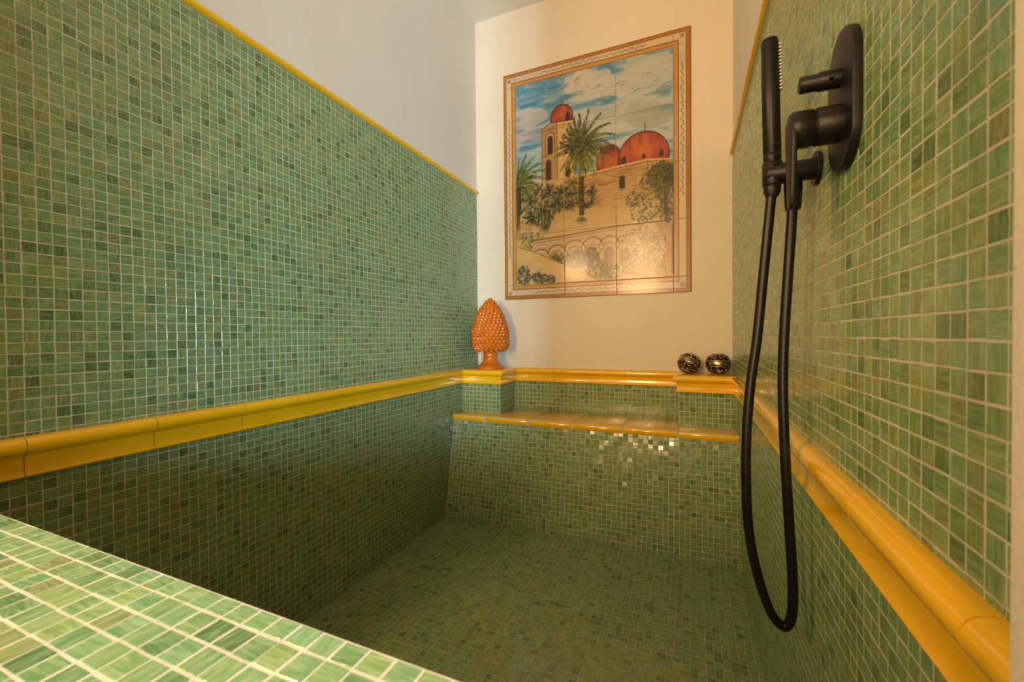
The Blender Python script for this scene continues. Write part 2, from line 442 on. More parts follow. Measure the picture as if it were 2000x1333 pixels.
# ------------------------------------------------------------------ two corner pillars on the bench
def pillar(name, x0, x1, side, label):
    t = tag(empty(name, ((x0+x1)/2, (YP+D)/2, BT)), label, 'pillar', 'tiled corner pillars')
    t.matrix_world = Matrix.Translation(t.location)
    def sub(o): o.matrix_parent_inverse = Matrix.Translation(-t.location)
    before = set(bpy.data.objects)
    boxes('pillar_core', [(x0+(SUB if side < 0 else 0.0), x1-(SUB if side > 0 else 0.0), YP+SUB, D-0.0005, BT+0.0003, ZB+0.06)], M_GROUT, t)
    zc = uniform(BT+0.002, ZB+0.002, 7)
    mosaic(t, (0, YP, 0), (1, 0, 0), (0, 0, 1), uniform(x0, x1, 10), zc, 300)
    if side > 0:
        mosaic(t, (x1, 0, 0), (0, 1, 0), (0, 0, 1), uniform(YP, D, 9), zc, 300)
    else:
        mosaic(t, (x0, 0, 0), (0, -1, 0), (0, 0, 1), uniform(-D, -YP, 9), zc, 0)
    cp = boxes('cap_tile', [(x0+0.002, x1-0.002, YP+0.002, D-0.001, ZM-0.012, ZM-0.001)], M_YELLOW, t, 0.0015)
    for o in set(bpy.data.objects) - before: o.matrix_parent_inverse = Matrix.Translation(-t.location)
    return t
pillar('tiled_pillar', XL, PLX, 1, 'short mosaic pillar in the left corner under the orange pinecone')
pillar('tiled_pillar', PRX, XR, -1, 'short mosaic pillar in the right corner under the two metal balls')

# ------------------------------------------------------------------ yellow mouldings
PROF = [(-0.002, 0.0), (0.005, 0.0), (0.012, -0.0012), (0.0178, -0.0050), (0.0214, -0.0110), (0.0222, -0.0175), (0.0205, -0.0240), (0.0160, -0.0290),
        (0.0105, -0.0315), (0.0072, -0.0350), (0.0066, -0.0480), (0.0072, -0.0600), (0.0100, -0.0665), (0.0116, -0.0700), (0.0098, -0.0728), (0.004, -0.0735), (-0.002, -0.0735)]
UPROF = [(-0.002, 0.0), (0.004, 0.0), (0.009, -0.0025), (0.0118, -0.0068), (0.0122, -0.0110), (0.0110, -0.0155), (0.0075, -0.0192), (0.003, -0.0205), (-0.002, -0.0205)]

def sweep(name, prof, a, b_, na, nb, ztop, mat, parent, mitre_a=None, mitre_b=None, scale=1.0, wob=0.0):
    """profile swept from plan point a to b_; na = outward normal; mitre_*: extra run along the path per unit of protrusion"""
    a, b_ = Vector((*a, 0)), Vector((*b_, 0)); d = (b_-a).normalized(); n = Vector((*na, 0))
    V = []; k = len(prof)
    zj = random.uniform(-wob, wob)
    for (pt, ml) in ((a, mitre_a or 0.0), (b_, mitre_b or 0.0)):
        for (pr, z) in prof:
            V.append(pt + n*pr*scale + d*(ml*max(pr, 0)) + Vector((0, 0, ztop + z*(1.0) + zj)))
    F = [(i, i+1, k+i+1, k+i) for i in range(k-1)] + [(k-1, 0, k, 2*k-1)] + [tuple(range(k)), tuple(range(2*k-1, k-1, -1))]
    o = obj(name, V, F, mat, parent); fix_normals(o.data); smooth_by_angle(o.data, 35)
    return o

def run(parent, prof, a, b_, n, ztop, cutsat, ma=0.0, mb=0.0, gap=0.0016, wob=0.0002):
    """a moulding from a to b_ made of single pieces, with joints at the distances in cutsat"""
    av, bv_ = Vector(a), Vector(b_); L = (bv_-av).length; d = (bv_-av)/L
    ss = [0.0] + [c for c in cutsat if 0.01 < c < L-0.01] + [L]
    for i in range(len(ss)-1):
        s0 = ss[i] + (gap/2 if i else 0.0); s1 = ss[i+1] - (gap/2 if i < len(ss)-2 else 0.0)
        sweep('moulding_piece', prof, av+d*s0, av+d*s1, n, None, ztop, M_YELLOW, parent, ma if i == 0 else 0.0, mb if i == len(ss)-2 else 0.0, wob=wob)
    sweep('joint_filler', [(max(p_-0.0024, 0.0) if p_ > 0 else p_, z*0.965-0.0012) for p_, z in prof], av+d*0.002, bv_-d*0.002, n, None, ztop, M_GROUT, parent, ma, mb)

def trim(name, label):
    return tag(empty(name), label, 'moulding', kind='structure')
t1 = trim('trim_1', 'yellow glazed moulding along the middle of the left wall')
run(t1, PROF, (XL, FY0), (XL, YP), (1, 0), ZM, [0.344-FY0+0.1985*k for k in range(9)], 0, -1)
t2 = trim('trim_2', 'yellow glazed moulding along the back wall around both pillars')
run(t2, PROF, (XL, YP), (PLX, YP), (0, -1), ZM, [0.19], 1, 1)
run(t2, PROF, (PLX, YP), (PLX, D), (1, 0), ZM, [], -1, -1)
run(t2, PROF, (PLX, D), (PRX, D), (0, -1), ZM, [0.03, 0.229, 0.428, 0.627, 0.826], 1, -1)
run(t2, PROF, (PRX, D), (PRX, YP), (-1, 0), ZM, [], 1, 1)
run(t2, PROF, (PRX, YP), (XR, YP), (0, -1), ZM, [], -1, -1)
t3 = trim('trim_3', 'yellow glazed moulding along the middle of the right wall below the hose')
run(t3, PROF, (XR, YP), (XR, JY), (-1, 0), ZM, [YP-(0.55+0.2*k) for k in range(6, -2, -1)], 1, 0)
t4 = trim('trim_4', 'slim yellow pencil moulding topping the left wall mosaic')
run(t4, UPROF, (XL, FY0), (XL, D), (1, 0), ZU+0.0205, [0.729-FY0+0.1975*k for k in range(-2, 7)])
t5 = trim('trim_5', 'slim yellow pencil moulding topping the right wall mosaic')
run(t5, UPROF, (XR, D), (XR, JY), (-1, 0), ZU+0.0205, [0.1+0.2*k for k in range(9)])

# ------------------------------------------------------------------ painted tile picture
def s2l(c):
    c = np.asarray(c, float)/255.0
    return np.where(c <= 0.04045, c/12.92, ((c+0.055)/1.055)**2.4)
IX0, IX1, IZ1, IZ0 = -0.866, -0.066, 1.348, 0.270          # the picture itself
OX0, OX1, OZ1, OZ0 = -0.938, 0.010, 1.423, 0.195           # with its border
H = 0.18                                                  # canvas step in cm
i0, i1, j0, j1 = (OX0-IX0)*100, (OX1-IX0)*100, (IZ1-OZ1)*100, (IZ1-OZ0)*100
NI, NJ = int(math.ceil((i1-i0)/H))+1, int(math.ceil((j1-j0)/H))+1
GI, GJ = np.meshgrid(i0 + np.arange(NI)*H, j0 + np.arange(NJ)*H)       # [row j, column i]
CV = np.zeros((NJ, NI, 3))
PW, PH = (IX1-IX0)*100, (IZ1-IZ0)*100                     # 80 x 107.8

def vnoise(si, sj, oct_=3, seed=0):
    r = np.random.default_rng(seed); out = np.zeros_like(GI); amp, tot = 1.0, 0.0
    for o in range(oct_):
        x = (GI-i0)/si*(2**o); y = (GJ-j0)/sj*(2**o)
        gx, gy = int(x.max())+3, int(y.max())+3; g = r.random((gy, gx))
        xi, yi = x.astype(int), y.astype(int); fx, fy = x-xi, y-yi
        fx = fx*fx*(3-2*fx); fy = fy*fy*(3-2*fy)
        v = (g[yi, xi]*(1-fx)+g[yi, xi+1]*fx)*(1-fy) + (g[yi+1, xi]*(1-fx)+g[yi+1, xi+1]*fx)*fy
        out += v*amp; tot += amp; amp *= 0.5
    return out/tot
def sstep(x, a, b_):
    t = np.clip((x-a)/(b_-a), 0, 1); return t*t*(3-2*t)
def blend(mask, col, sl=None):
    col = np.asarray(col, float)
    if sl is None: CV[:] = CV*(1-mask[..., None]) + col*mask[..., None]
    else: CV[sl] = CV[sl]*(1-mask[..., None]) + col*mask[..., None]
def box_sl(a, b_, c, d):
    x0 = max(0, int((a-i0)/H)); x1 = min(NI, int((b_-i0)/H)+2); y0 = max(0, int((c-j0)/H)); y1 = min(NJ, int((d-j0)/H)+2)
    return (slice(y0, y1), slice(x0, x1))
def stroke(pts, w, col, op=1.0, taper=True):
    """polyline brush stroke, pts in cm"""
    pts = np.asarray(pts, float); pad = w+0.3
    sl = box_sl(pts[:, 0].min()-pad, pts[:, 0].max()+pad, pts[:, 1].min()-pad, pts[:, 1].max()+pad)
    X, Y = GI[sl], GJ[sl]
    if X.size == 0: return
    best = np.zeros_like(X); n = len(pts)-1
    for k in range(n):
        a, b_ = pts[k], pts[k+1]; d = b_-a; L2 = max(d@d, 1e-9)
        t = np.clip(((X-a[0])*d[0]+(Y-a[1])*d[1])/L2, 0, 1)
        dist = np.hypot(X-a[0]-t*d[0], Y-a[1]-t*d[1])
        ww = w*0.5*((1-0.85*((k+t)/n)) if taper else 1.0)
        best = np.maximum(best, np.clip((ww-dist)/H+0.5, 0, 1)*np.clip(ww/H*1.6, 0.25, 1))
    blend(best*op, col, sl)
def poly(pts, col, op=1.0, soft=0.15, tex=None):
    pts = np.asarray(pts, float); sl = box_sl(pts[:, 0].min()-1, pts[:, 0].max()+1, pts[:, 1].min()-1, pts[:, 1].max()+1)
    X, Y = GI[sl], GJ[sl]; ins = np.zeros(X.shape, bool); dist = np.full(X.shape, 1e9); n = len(pts)
    for k in range(n):
        (x1, y1), (x2, y2) = pts[k], pts[(k+1) % n]
        if y1 != y2:
            c = ((Y < y1) != (Y < y2)) & (X < (x2-x1)*(Y-y1)/(y2-y1)+x1); ins ^= c
        d = np.array([x2-x1, y2-y1]); L2 = max(d@d, 1e-9); t = np.clip(((X-x1)*d[0]+(Y-y1)*d[1])/L2, 0, 1)
        dist = np.minimum(dist, np.hypot(X-x1-t*d[0], Y-y1-t*d[1]))
    mk = np.clip(np.where(ins, dist, -dist)/soft+0.5, 0, 1)*op
    if tex is not None: mk = mk*tex[sl]
    blend(mk, col, sl); return mk, sl
def ell(cx, cy, rx, ry, n=40, a0=0, a1=360):
    return [(cx+rx*math.cos(math.radians(a0+(a1-a0)*k/n)), cy+ry*math.sin(math.radians(a0+(a1-a0)*k/n))) for k in range(n+1)]

# sky
n1, n2, n3 = vnoise(22, 9, 4, 1), vnoise(14, 3.2, 4, 2), vnoise(7, 1.3, 3, 3)
CV[:] = (196, 200, 198)
top = np.clip(1-GJ/26, 0, 1)
blue = sstep(n1*0.6+n2*0.5+0.24*top-0.006*(GI-25)*(GI > 25), 0.50, 0.78)
blend(blue*0.9, (96, 156, 192))
blend(sstep(n2, 0.52, 0.8)*0.6*(GJ < 52), (70, 132, 172))
blend(sstep(n3, 0.60, 0.85)*0.35, (225, 222, 212))
blend(np.exp(-((GJ-28-0.02*GI)/3.0)**2)*0.55*sstep(n1, 0.3, 0.6)*(GI < 22), (192, 166, 172))
blend(sstep(52-GJ, 0, 6)*sstep(GJ, 33, 44)*(GI < 16)*0.6, (132, 184, 196))
# big clouds with blue-grey undersides
def cloud(cx, cy, rx, ry, seed, col=(214, 204, 190)):
    w = vnoise(7, 4, 4, seed)
    r = ((GI-cx)/rx)**2 + ((GJ-cy)/ry)**2
    blend(sstep(1.15-r+(w-0.5)*3.0, 0.0, 0.7)*0.80, col)
cloud(40, 6, 12, 6.5, 21); cloud(33, 3.5, 7, 4, 22); cloud(64, 6, 13, 7, 23, (206, 204, 192)); cloud(50, 13, 12, 4.0, 24, (205, 200, 192))
cloud(10, 19, 9, 5, 25, (204, 196, 192)); cloud(70, 30, 12, 7, 26, (178, 180, 168)); cloud(50, 24, 10, 6, 27, (178, 184, 178))
rs = random.Random(5)
for k in range(60):
    x, y = rs.uniform(26, 79), rs.choice([rs.uniform(9, 13.5), rs.uniform(14, 24)])
    l = rs.uniform(1.5, 5); a = rs.uniform(-0.35, 0.25)
    stroke([(x, y), (x+l*.5, y+a*l*.5-rs.uniform(0, .5)), (x+l, y+a*l)], rs.uniform(0.2, 0.7), rs.choice([(92, 140, 162), (110, 150, 160), (126, 158, 168), (150, 168, 168)]), rs.uniform(0.3, 0.75))
for k in range(70):
    x, y = rs.uniform(0, 24), rs.uniform(0, 14); l = rs.uniform(2, 6)
    stroke([(x, y), (x+l, y+rs.uniform(-1.2, .3))], rs.uniform(0.3, 0.9), rs.choice([(70, 138, 186), (92, 158, 196), (120, 172, 200), (180, 200, 206)]), rs.uniform(0.25, 0.6))
for k in range(14):
    x, y = rs.uniform(24, 34), rs.uniform(0, 8); l = rs.uniform(2, 5)
    stroke([(x, y), (x+l, y-rs.uniform(.2, 1.5))], rs.uniform(.4, 1.0), (72, 136, 176), 0.5)

# ground tone below the skyline
tan = vnoise(9, 2.4, 4, 31)
poly([(0, 53), (32, 53.2), (40.7, 52.4), (68.3, 50.8), (80, 52.5), (80, 108), (0, 108)], (206, 172, 120))
blend(sstep(tan, 0.45, 0.75)*0.5*(GJ > 52), (178, 132, 78)); blend(sstep(1-tan, 0.5, 0.8)*0.5*(GJ > 52), (226, 198, 150))
# domes
def dome(outline, cx, cy, seed, r):
    mk, sl = poly(outline, (166, 66, 16))
    w = vnoise(1.6, 6, 3, seed)[sl]; X, Y = GI[sl], GJ[sl]
    blend(mk*sstep(w, 0.42, 0.72)*0.8, (206, 104, 20), sl)
    blend(mk*np.exp(-(((X-cx-r*.05)/(r*0.5))**2+((Y-cy)/(r*0.35))**2))*0.55, (222, 134, 34), sl)
    blend(mk*sstep(np.hypot((X-cx), (Y-cy)*1.3)/r, 0.72, 1.05)*0.7, (96, 24, 6), sl)
    stroke(outline + [outline[0]], 0.35, (62, 16, 6), 0.85, taper=False)
sd = [(43.7, 52.8)] + [(x, y) for x, y in ell(50.3, 50.5, 6.6, 10.2, 26, 180, 360)] + [(56.4, 51.5)]
dome(sd, 49.8, 48.5, 41, 7.2)
bd = [(54.6, 51.6)] + ell(66.3, 49.3, 11.9, 12.3, 34, 184, 372)
dome(bd + [(78, 51.9)], 66.5, 46.5, 42, 13)
for x, y, w, h in ((57.3, 49.6, 2.4, 4.2), (66.6, 49.0, 1.8, 2.4), (74.6, 48.8, 2.0, 3.4)):
    poly([(x-w/2, y+h/2)] + ell(x, y-h*.15, w/2, h*.35, 12, 180, 360) + [(x+w/2, y+h/2)], (66, 34, 16), 0.9)
stroke([(67.0, 33.6), (67.2, 37.2)], 0.55, (120, 88, 76), 0.9, False); stroke([(67.8, 33.8), (67.9, 37.2)], 0.3, (190, 160, 130), 0.8, False)
# the long church wall
wall_p = [(31, 54), (40.7, 53.0), (68.3, 51.2), (80, 53), (80, 81.3), (53, 81.3), (37, 82), (9.9, 84), (9, 78), (14, 60)]
poly(wall_p, (200, 164, 110))
wn_ = vnoise(5, 0.9, 4, 51); wn2_ = vnoise(16, 5, 3, 52)
polymask, psl = poly(wall_p, (200, 164, 110), 0.0)
mk, sl = poly(wall_p, (168, 122, 66), 0.75, tex=sstep(wn_*0.6+wn2_*0.5-0.008*(GJ-55), 0.42, 0.68))
poly(wall_p, (226, 192, 138), 0.7, tex=sstep(GJ, 66, 78)*(0.4+0.6*vnoise(8, 1.2, 3, 53)))
for k in range(230):
    y = 54 + 14*rs.random()**1.2; x = rs.uniform(38, 72); l = rs.uniform(0.8, 4.5)
    stroke([(x, y), (x+l, y-0.045*l)], rs.uniform(.18, .42), rs.choice([(120, 78, 36), (146, 100, 50), (104, 66, 32), (222, 190, 134)]), rs.uniform(.25, .65))
for k in range(90):
    y = rs.uniform(66, 81); x = rs.uniform(18, 62); l = rs.uniform(1, 6)
    stroke([(x, y), (x+l, y-0.05*l)], rs.uniform(.15, .4), rs.choice([(176, 128, 70), (232, 204, 154), (150, 108, 60)]), rs.uniform(.2, .5))
stroke([(31.5, 54.6), (40.7, 53.2), (55, 51.8), (68.3, 51.0), (79.8, 52.4)], 0.9, (222, 188, 122), 0.95, False)
stroke([(31.5, 55.2), (40.7, 53.9), (55, 52.7), (68.3, 51.8), (79.8, 53.1)], 0.35, (110, 72, 30), 0.8, False)
stroke([(68.3, 51.5), (68.5, 60)], 0.35, (120, 82, 40), 0.7, False)
poly([(68.6, 52.2), (79.9, 53.2), (79.9, 57), (68.6, 56.5)], (212, 178, 88), 0.6)
poly([(54.9, 63.2)] + ell(56.3, 58.6, 1.5, 2.2, 14, 180, 360) + [(57.8, 63.0)], (84, 56, 32), 0.95)
poly([(55.5, 63.1)] + ell(56.4, 59.2, .8, 1.5, 14, 180, 360) + [(57.3, 63.0)], (40, 26, 18), 0.9)
# tower
poly([(14.9, 26.2), (23.3, 23.4), (23.3, 53.5), (14.9, 53.5)], (190, 154, 104)); poly([(23.3, 23.3), (32.2, 24.2), (32.2, 53.5), (23.3, 53.5)], (222, 188, 128))
for k in range(150):
    x, y = rs.uniform(15, 31), rs.uniform(26, 53); l = rs.uniform(.6, 2.2)
    stroke([(x, y), (min(x+l, 31.8), y-0.02*l)], rs.uniform(.18, .38), rs.choice([(140, 96, 52), (166, 122, 70), (120, 80, 42), (238, 210, 156)]), rs.uniform(.25, .6))
for pts, w in (([(14.9, 26.2), (19.8, 23.6), (23.3, 23.2), (32.2, 24.0)], .5), ([(14.9, 26), (14.9, 53)], .35), ([(23.3, 23.2), (23.4, 53)], .3), ([(14.9, 40.8), (19, 40.0), (23.3, 37.8), (32, 36.4)], .5), ([(14.9, 27.8), (23.3, 25.6), (32.2, 26)], .3)):
    stroke(pts, w, (98, 64, 34), .8, False)
for cx, yt, yb_, w, col in ((19.4, 27.8, 39.9, 5.6, (150, 110, 66)), (19.4, 28.6, 39.9, 4.3, (204, 170, 116)), (19.5, 30.2, 39.7, 2.9, (60, 42, 28)), (18.5, 42.3, 53.2, 3.4, (120, 84, 48)), (18.5, 42.9, 53.2, 2.3, (72, 50, 30)), (29.0, 47.6, 53.0, 2.6, (52, 34, 24)), (26.6, 30.5, 37.0, 1.6, (170, 128, 76))):
    poly([(cx-w/2, yb_)] + ell(cx, yt+w*.6, w/2, w*.6, 14, 180, 360) + [(cx+w/2, yb_)], col, .92)
td = [(19.9, 23.6)] + ell(25.8, 21.6, 5.9, 6.4, 26, 180, 360) + [(31.7, 24.2)]
dome(td, 25.6, 20.3, 43, 6.6)
poly([(28.0, 24.0)] + ell(29.0, 20.8, 1.0, 1.2, 10, 180, 360) + [(30.0, 24.1)], (48, 22, 12), .9)
stroke([(25.8, 12.8), (25.8, 15.6)], .35, (70, 60, 50), .9, False); stroke([(25.0, 13.5), (26.6, 13.5)], .25, (70, 60, 50), .8, False)

# foliage
GREENS = [(58, 66, 22), (82, 92, 30), (112, 118, 40), (142, 144, 58), (44, 52, 22), (168, 166, 84)]
def frond(cx, cy, ang, L, droop, cols, leaf=2.4, w=.3):
    """one palm frond: a curved rib with leaflets"""
    pts = []; x, y, a = cx, cy, ang
    nseg = 10
    for k in range(nseg+1):
        pts.append((x, y)); x += math.cos(a)*L/nseg; y += math.sin(a)*L/nseg
        a += droop*math.cos(a)/nseg*(1 if math.cos(ang) >= 0 else 1) if abs(math.cos(a)) > .02 else 0
    for k in range(1, nseg+1):
        px, py = pts[k]; dx, dy = pts[k][0]-pts[k-1][0], pts[k][1]-pts[k-1][1]; a = math.atan2(dy, dx)
        for s in (-1, 1):
            for q in range(2):
                la = a + s*rs.uniform(.35, .75); ll = leaf*rs.uniform(.6, 1.1)*(1.1-.5*k/nseg)
                sx, sy = px-dx*q*.5, py-dy*q*.5
                stroke([(sx, sy), (sx+math.cos(la)*ll, sy+math.sin(la)*ll)], w*rs.uniform(.9, 1.7), rs.choice(cols), rs.uniform(.6, .95))
    stroke(pts, .28, cols[0], .8)
def fanpalm(cx, cy, r, cols, n=34, a0=0, a1=360):
    for k in range(n):
        a = math.radians(rs.uniform(a0, a1)); l = r*rs.uniform(.6, 1.1)
        stroke([(cx+math.cos(a)*r*.1, cy+math.sin(a)*r*.1), (cx+math.cos(a)*l, cy+math.sin(a)*l*.95)], rs.uniform(.3, .75), rs.choice(cols), rs.uniform(.6, .95))
def bush(cx, cy, rx, ry, cols, n, sz=(.35, 1.1), op=(.4, .9)):
    for k in range(n):
        a, q = rs.uniform(0, 6.283), math.sqrt(rs.random()); x, y = cx+rx*q*math.cos(a), cy+ry*q*math.sin(a)
        l = rs.uniform(*sz); d = rs.uniform(0, 6.283)
        stroke([(x, y), (x+math.cos(d)*l, y+math.sin(d)*l)], rs.uniform(.35, .9), rs.choice(cols), rs.uniform(*op), False)
# undergrowth of fan palms on the left
fcols = [(70, 74, 34), (100, 102, 50), (138, 134, 72), (52, 54, 26), (176, 166, 104), (40, 40, 20)]
bush(13, 66, 12.5, 10, fcols, 520, (.8, 2.2)); bush(31, 62, 7, 7.5, fcols, 260, (.8, 2.0))
for x, y, r in ((18.8, 58.7, 5.5), (7.8, 63.2, 6), (15, 68.7, 6.5), (33.1, 62.5, 6), (24.5, 60, 5), (23, 66, 5.5), (41, 62.5, 4.5), (10, 72, 6), (16.5, 77, 4.8), (38.5, 69, 3.6), (29.5, 68, 3.6)):
    fanpalm(x, y, r, fcols, 80)
    bush(x, y+.3, r*.22, r*.22, [(30, 28, 14)], 5)
for k in range(26):
    x = rs.uniform(12.5, 19.5); stroke([(x, 70), (x+rs.uniform(-.6, .6), rs.uniform(75, 81))], .7, rs.choice(fcols[:4]), .7)
# left palm
for k in range(60):
    a = rs.uniform(-1.5, .9); L = rs.uniform(5, 15)
    stroke([(.6, 52.5), (.6+math.cos(a)*L*.5, 52.5+math.sin(a)*L*.5-.8), (.6+math.cos(a)*L, 52.5+math.sin(a)*L+.6)], rs.uniform(.8, 1.9), rs.choice([(74, 88, 26), (110, 122, 44), (150, 152, 72), (52, 62, 22)]), rs.uniform(.5, .9))
for a, L in ((-78, 15), (-66, 16), (-52, 17), (-40, 17), (-28, 15), (-12, 13), (5, 12), (22, 12), (40, 11), (60, 10)):
    frond(.8, 52.5, math.radians(a), L, 1.0, [(74, 88, 26), (118, 128, 46), (160, 160, 76), (48, 58, 20), (96, 112, 40)], 3.4, .4)
for k in range(24):
    x = rs.uniform(0, 2.6); stroke([(x, 54), (x+rs.uniform(-.3, .5), rs.uniform(66, 82))], .8, rs.choice([(66, 54, 30), (48, 44, 22), (90, 80, 40)]), .7)
bush(8, 84, 6.5, 4.5, [(92, 98, 62), (60, 70, 42), (150, 146, 100), (190, 178, 134)], 90, (.8, 2.0))
# main palm, trunk first
for k in range(40):
    y = 54 + k*.5; stroke([(35.1, y), (37.1, y+rs.uniform(-.3, .3))], .7, rs.choice([(88, 58, 32), (64, 40, 22), (112, 78, 44)]), .85, False)
stroke([(36.8, 54), (36.8, 74)], .5, (56, 36, 20), .7, False)
fanpalm(35.8, 74.5, 4.4, GREENS, 40, 20, 160); fanpalm(40.8, 66, 4.2, GREENS, 30, -60, 110)
pc = [(66, 76, 20), (96, 104, 28), (132, 134, 44), (48, 56, 16), (150, 146, 60), (36, 40, 14)]
for k in range(70):
    a = rs.uniform(-3.3, .5); L = rs.uniform(4, 15)
    x1, y1 = 36.4+math.cos(a)*L*1.05, 38+math.sin(a)*L*.95+max(0, (L-8))*.5*abs(math.cos(a))
    stroke([(36.4, 38), ((36.4+x1)/2, (38+y1)/2-1.2), (x1, y1)], rs.uniform(1.0, 2.4), rs.choice([(70, 78, 24), (96, 102, 34), (52, 58, 18), (122, 122, 46)]), rs.uniform(.55, .9))
for k in range(60):
    a = rs.uniform(.45, 2.75); L = rs.uniform(6, 17)
    x1, y1 = 36.3+math.cos(a)*L*.72, 39+math.sin(a)*L
    stroke([(36.3, 39), ((36.3+x1)/2+math.cos(a)*1.5, (39+y1)/2-1), (x1, y1)], rs.uniform(.9, 2.2), rs.choice([(120, 116, 36), (150, 142, 56), (88, 90, 26), (62, 66, 20)]), rs.uniform(.55, .9))
for a, L, dr in ((-95, 15, .2), (-80, 17, .5), (-65, 16, .8), (-48, 16, .9), (-32, 17, 1.1), (-15, 17, 1.2), (2, 16, 1.2), (20, 15, 1.1), (-115, 14, .8), (-135, 13, 1.0), (-155, 12, 1.2), (-172, 12, 1.2), (165, 12, 1.1), (145, 13, .9)):
    s = 1 if abs(a) < 90 else -1
    frond(36.4, 37.5, math.radians(a), L, dr*s, pc, 2.9, .42)
for a in range(35, 150, 9):
    frond(36.3, 38.5, math.radians(a+rs.uniform(-4, 4)), rs.uniform(13, 17), .2, [(132, 128, 36), (168, 158, 62), (88, 92, 24), (110, 112, 34)], 2.6, .42)
bush(36.3, 40, 6, 4.5, [(40, 40, 14), (60, 62, 20), (84, 86, 26)], 120, (.6, 1.8))
# arcade with the ledge above it
arc_p = [(9.9, 84.2), (53, 81.6), (80, 81.4), (80, 107.6), (44, 107.6), (9, 92)]
poly(arc_p, (212, 184, 142)); poly(arc_p, (196, 160, 116), .6, tex=vnoise(6, 2, 3, 61))
stroke([(9.9, 84.2), (30, 83.0), (53, 81.2), (80, 81.0)], .5, (104, 74, 44), .85, False); stroke([(9.9, 85.8), (30, 84.3), (53, 82.5)], .3, (134, 98, 60), .8, False)
stroke([(10, 82.8), (30, 81.6), (53, 80.2)], .35, (222, 198, 160), .8, False)
for cx, cy, r in ((13.8, 94.0, 5.2), (22.8, 93.0, 5.6), (32.4, 91.6, 5.9), (41.6, 91.0, 5.8), (50.0, 90.6, 5.2), (57.5, 90.4, 4.6)):
    stroke(ell(cx, cy, r*.96, r*.95, 20, 190, 350), .5, (108, 76, 44), .85, False); stroke(ell(cx, cy+.6, r*.82, r*.8, 20, 185, 355), .25, (232, 208, 168), .7, False)
    stroke(ell(cx, cy+2.0, r*.68, r*.72, 20, 180, 360), .4, (126, 92, 56), .8, False)
    poly(ell(cx, cy+4.0, r*.55, r*.75, 20, 180, 360) + [(cx+r*.55, cy+9), (cx-r*.55, cy+9)], (150, 118, 78), .75)
ggr = [(70, 82, 26), (100, 106, 38), (52, 62, 22), (132, 128, 54), (84, 70, 28)]
bush(23, 95.5, 4.0, 3.5, ggr, 110); bush(32.5, 96, 5.2, 5, ggr, 190); bush(41.3, 96, 4.2, 5.5, [(96, 74, 32), (70, 60, 26), (120, 96, 44), (78, 82, 32)], 170)
bush(44, 102, 6, 4.5, [(180, 148, 60), (120, 110, 48), (84, 84, 36), (206, 176, 86), (64, 66, 28)], 220); bush(51, 103.5, 4, 3.6, [(110, 108, 56), (150, 140, 78), (80, 82, 40)], 120)
# grey-green trees at the right
tg = [(86, 86, 52), (112, 108, 66), (64, 66, 40), (142, 132, 86), (96, 92, 58)]
bush(74.8, 60, 6.2, 7, [(64, 72, 34), (84, 86, 42), (100, 98, 52), (48, 54, 28)], 420, (.6, 1.6)); bush(74.5, 58.5, 6, 5, [(70, 78, 34), (96, 98, 44), (120, 116, 56), (50, 58, 28)], 260, (.5, 1.4)); bush(75.5, 66, 4.5, 6, tg, 200, (.5, 1.4)); bush(68, 62, 3.5, 3, tg, 90)
bush(62.5, 69, 4.0, 4, tg + [(196, 170, 96)], 110); bush(66.5, 66, 4, 3.5, [(200, 172, 84), (150, 132, 66), (112, 104, 56)], 70); bush(76.5, 76, 3.2, 7, tg, 190); bush(67, 75, 7, 6, tg + [(214, 190, 142), (226, 202, 158)], 200)
for k in range(9):
    stroke([(77+rs.uniform(-.8, .8), 81), (76+rs.uniform(-1.5, 1.5), 64)], .5, (74, 60, 38), .6)
gg2 = [(150, 132, 96), (120, 108, 76), (176, 154, 112), (208, 184, 142), (96, 88, 62), (224, 204, 166)]
bush(64, 91, 8, 9, gg2, 460, (.5, 1.5), (.3, .75)); bush(71, 95, 8, 10, gg2, 460, (.5, 1.5), (.3, .75)); bush(62, 101, 7, 5, gg2 + [(110, 104, 58)], 220, (.5, 1.4), (.35, .8))
bush(68, 103.5, 10, 3, [(176, 142, 84), (150, 126, 74), (196, 162, 100)], 180, (.5, 1.4), (.3, .7))
stroke(ell(74, 90, 4.5, 4, 16, 190, 350), .4, (190, 150, 110), .8, False)
poly([(76.6, 89), (79.3, 88), (79.3, 106), (76.6, 106.4)], (206, 150, 96), .85); poly([(79.0, 82), (80, 82), (80, 106.5), (79.0, 106.5)], (110, 84, 70), .7)
poly([(72, 82), (79.5, 81.6), (79.5, 89), (74, 88)], (170, 140, 120), .5)
# sandy path and its grey bushes
path_p = [(0, 86.6), (10, 90.3), (22, 96.0), (33, 101.4), (44.5, 107.2), (44, 107.8), (0, 107.8)]
poly(path_p, (214, 176, 118)); poly(path_p, (232, 204, 150), .7, tex=vnoise(10, 3, 3, 71)); poly([(0, 93), (14, 98), (26, 104), (30, 107.8), (0, 107.8)], (206, 180, 150), .6, tex=vnoise(6, 4, 3, 72))
stroke([(0, 86.6), (10, 90.3), (22, 96), (33, 101.4), (44.5, 107.2)], .35, (130, 90, 46), .7, False)
gb = [(96, 92, 80), (70, 70, 62), (124, 118, 98), (52, 54, 48), (150, 142, 118)]
bush(4, 102.5, 4.2, 5.0, gb, 170); bush(13, 104.3, 4.0, 3.0, gb, 130); bush(19.3, 105.3, 2.6, 2.2, gb, 80)

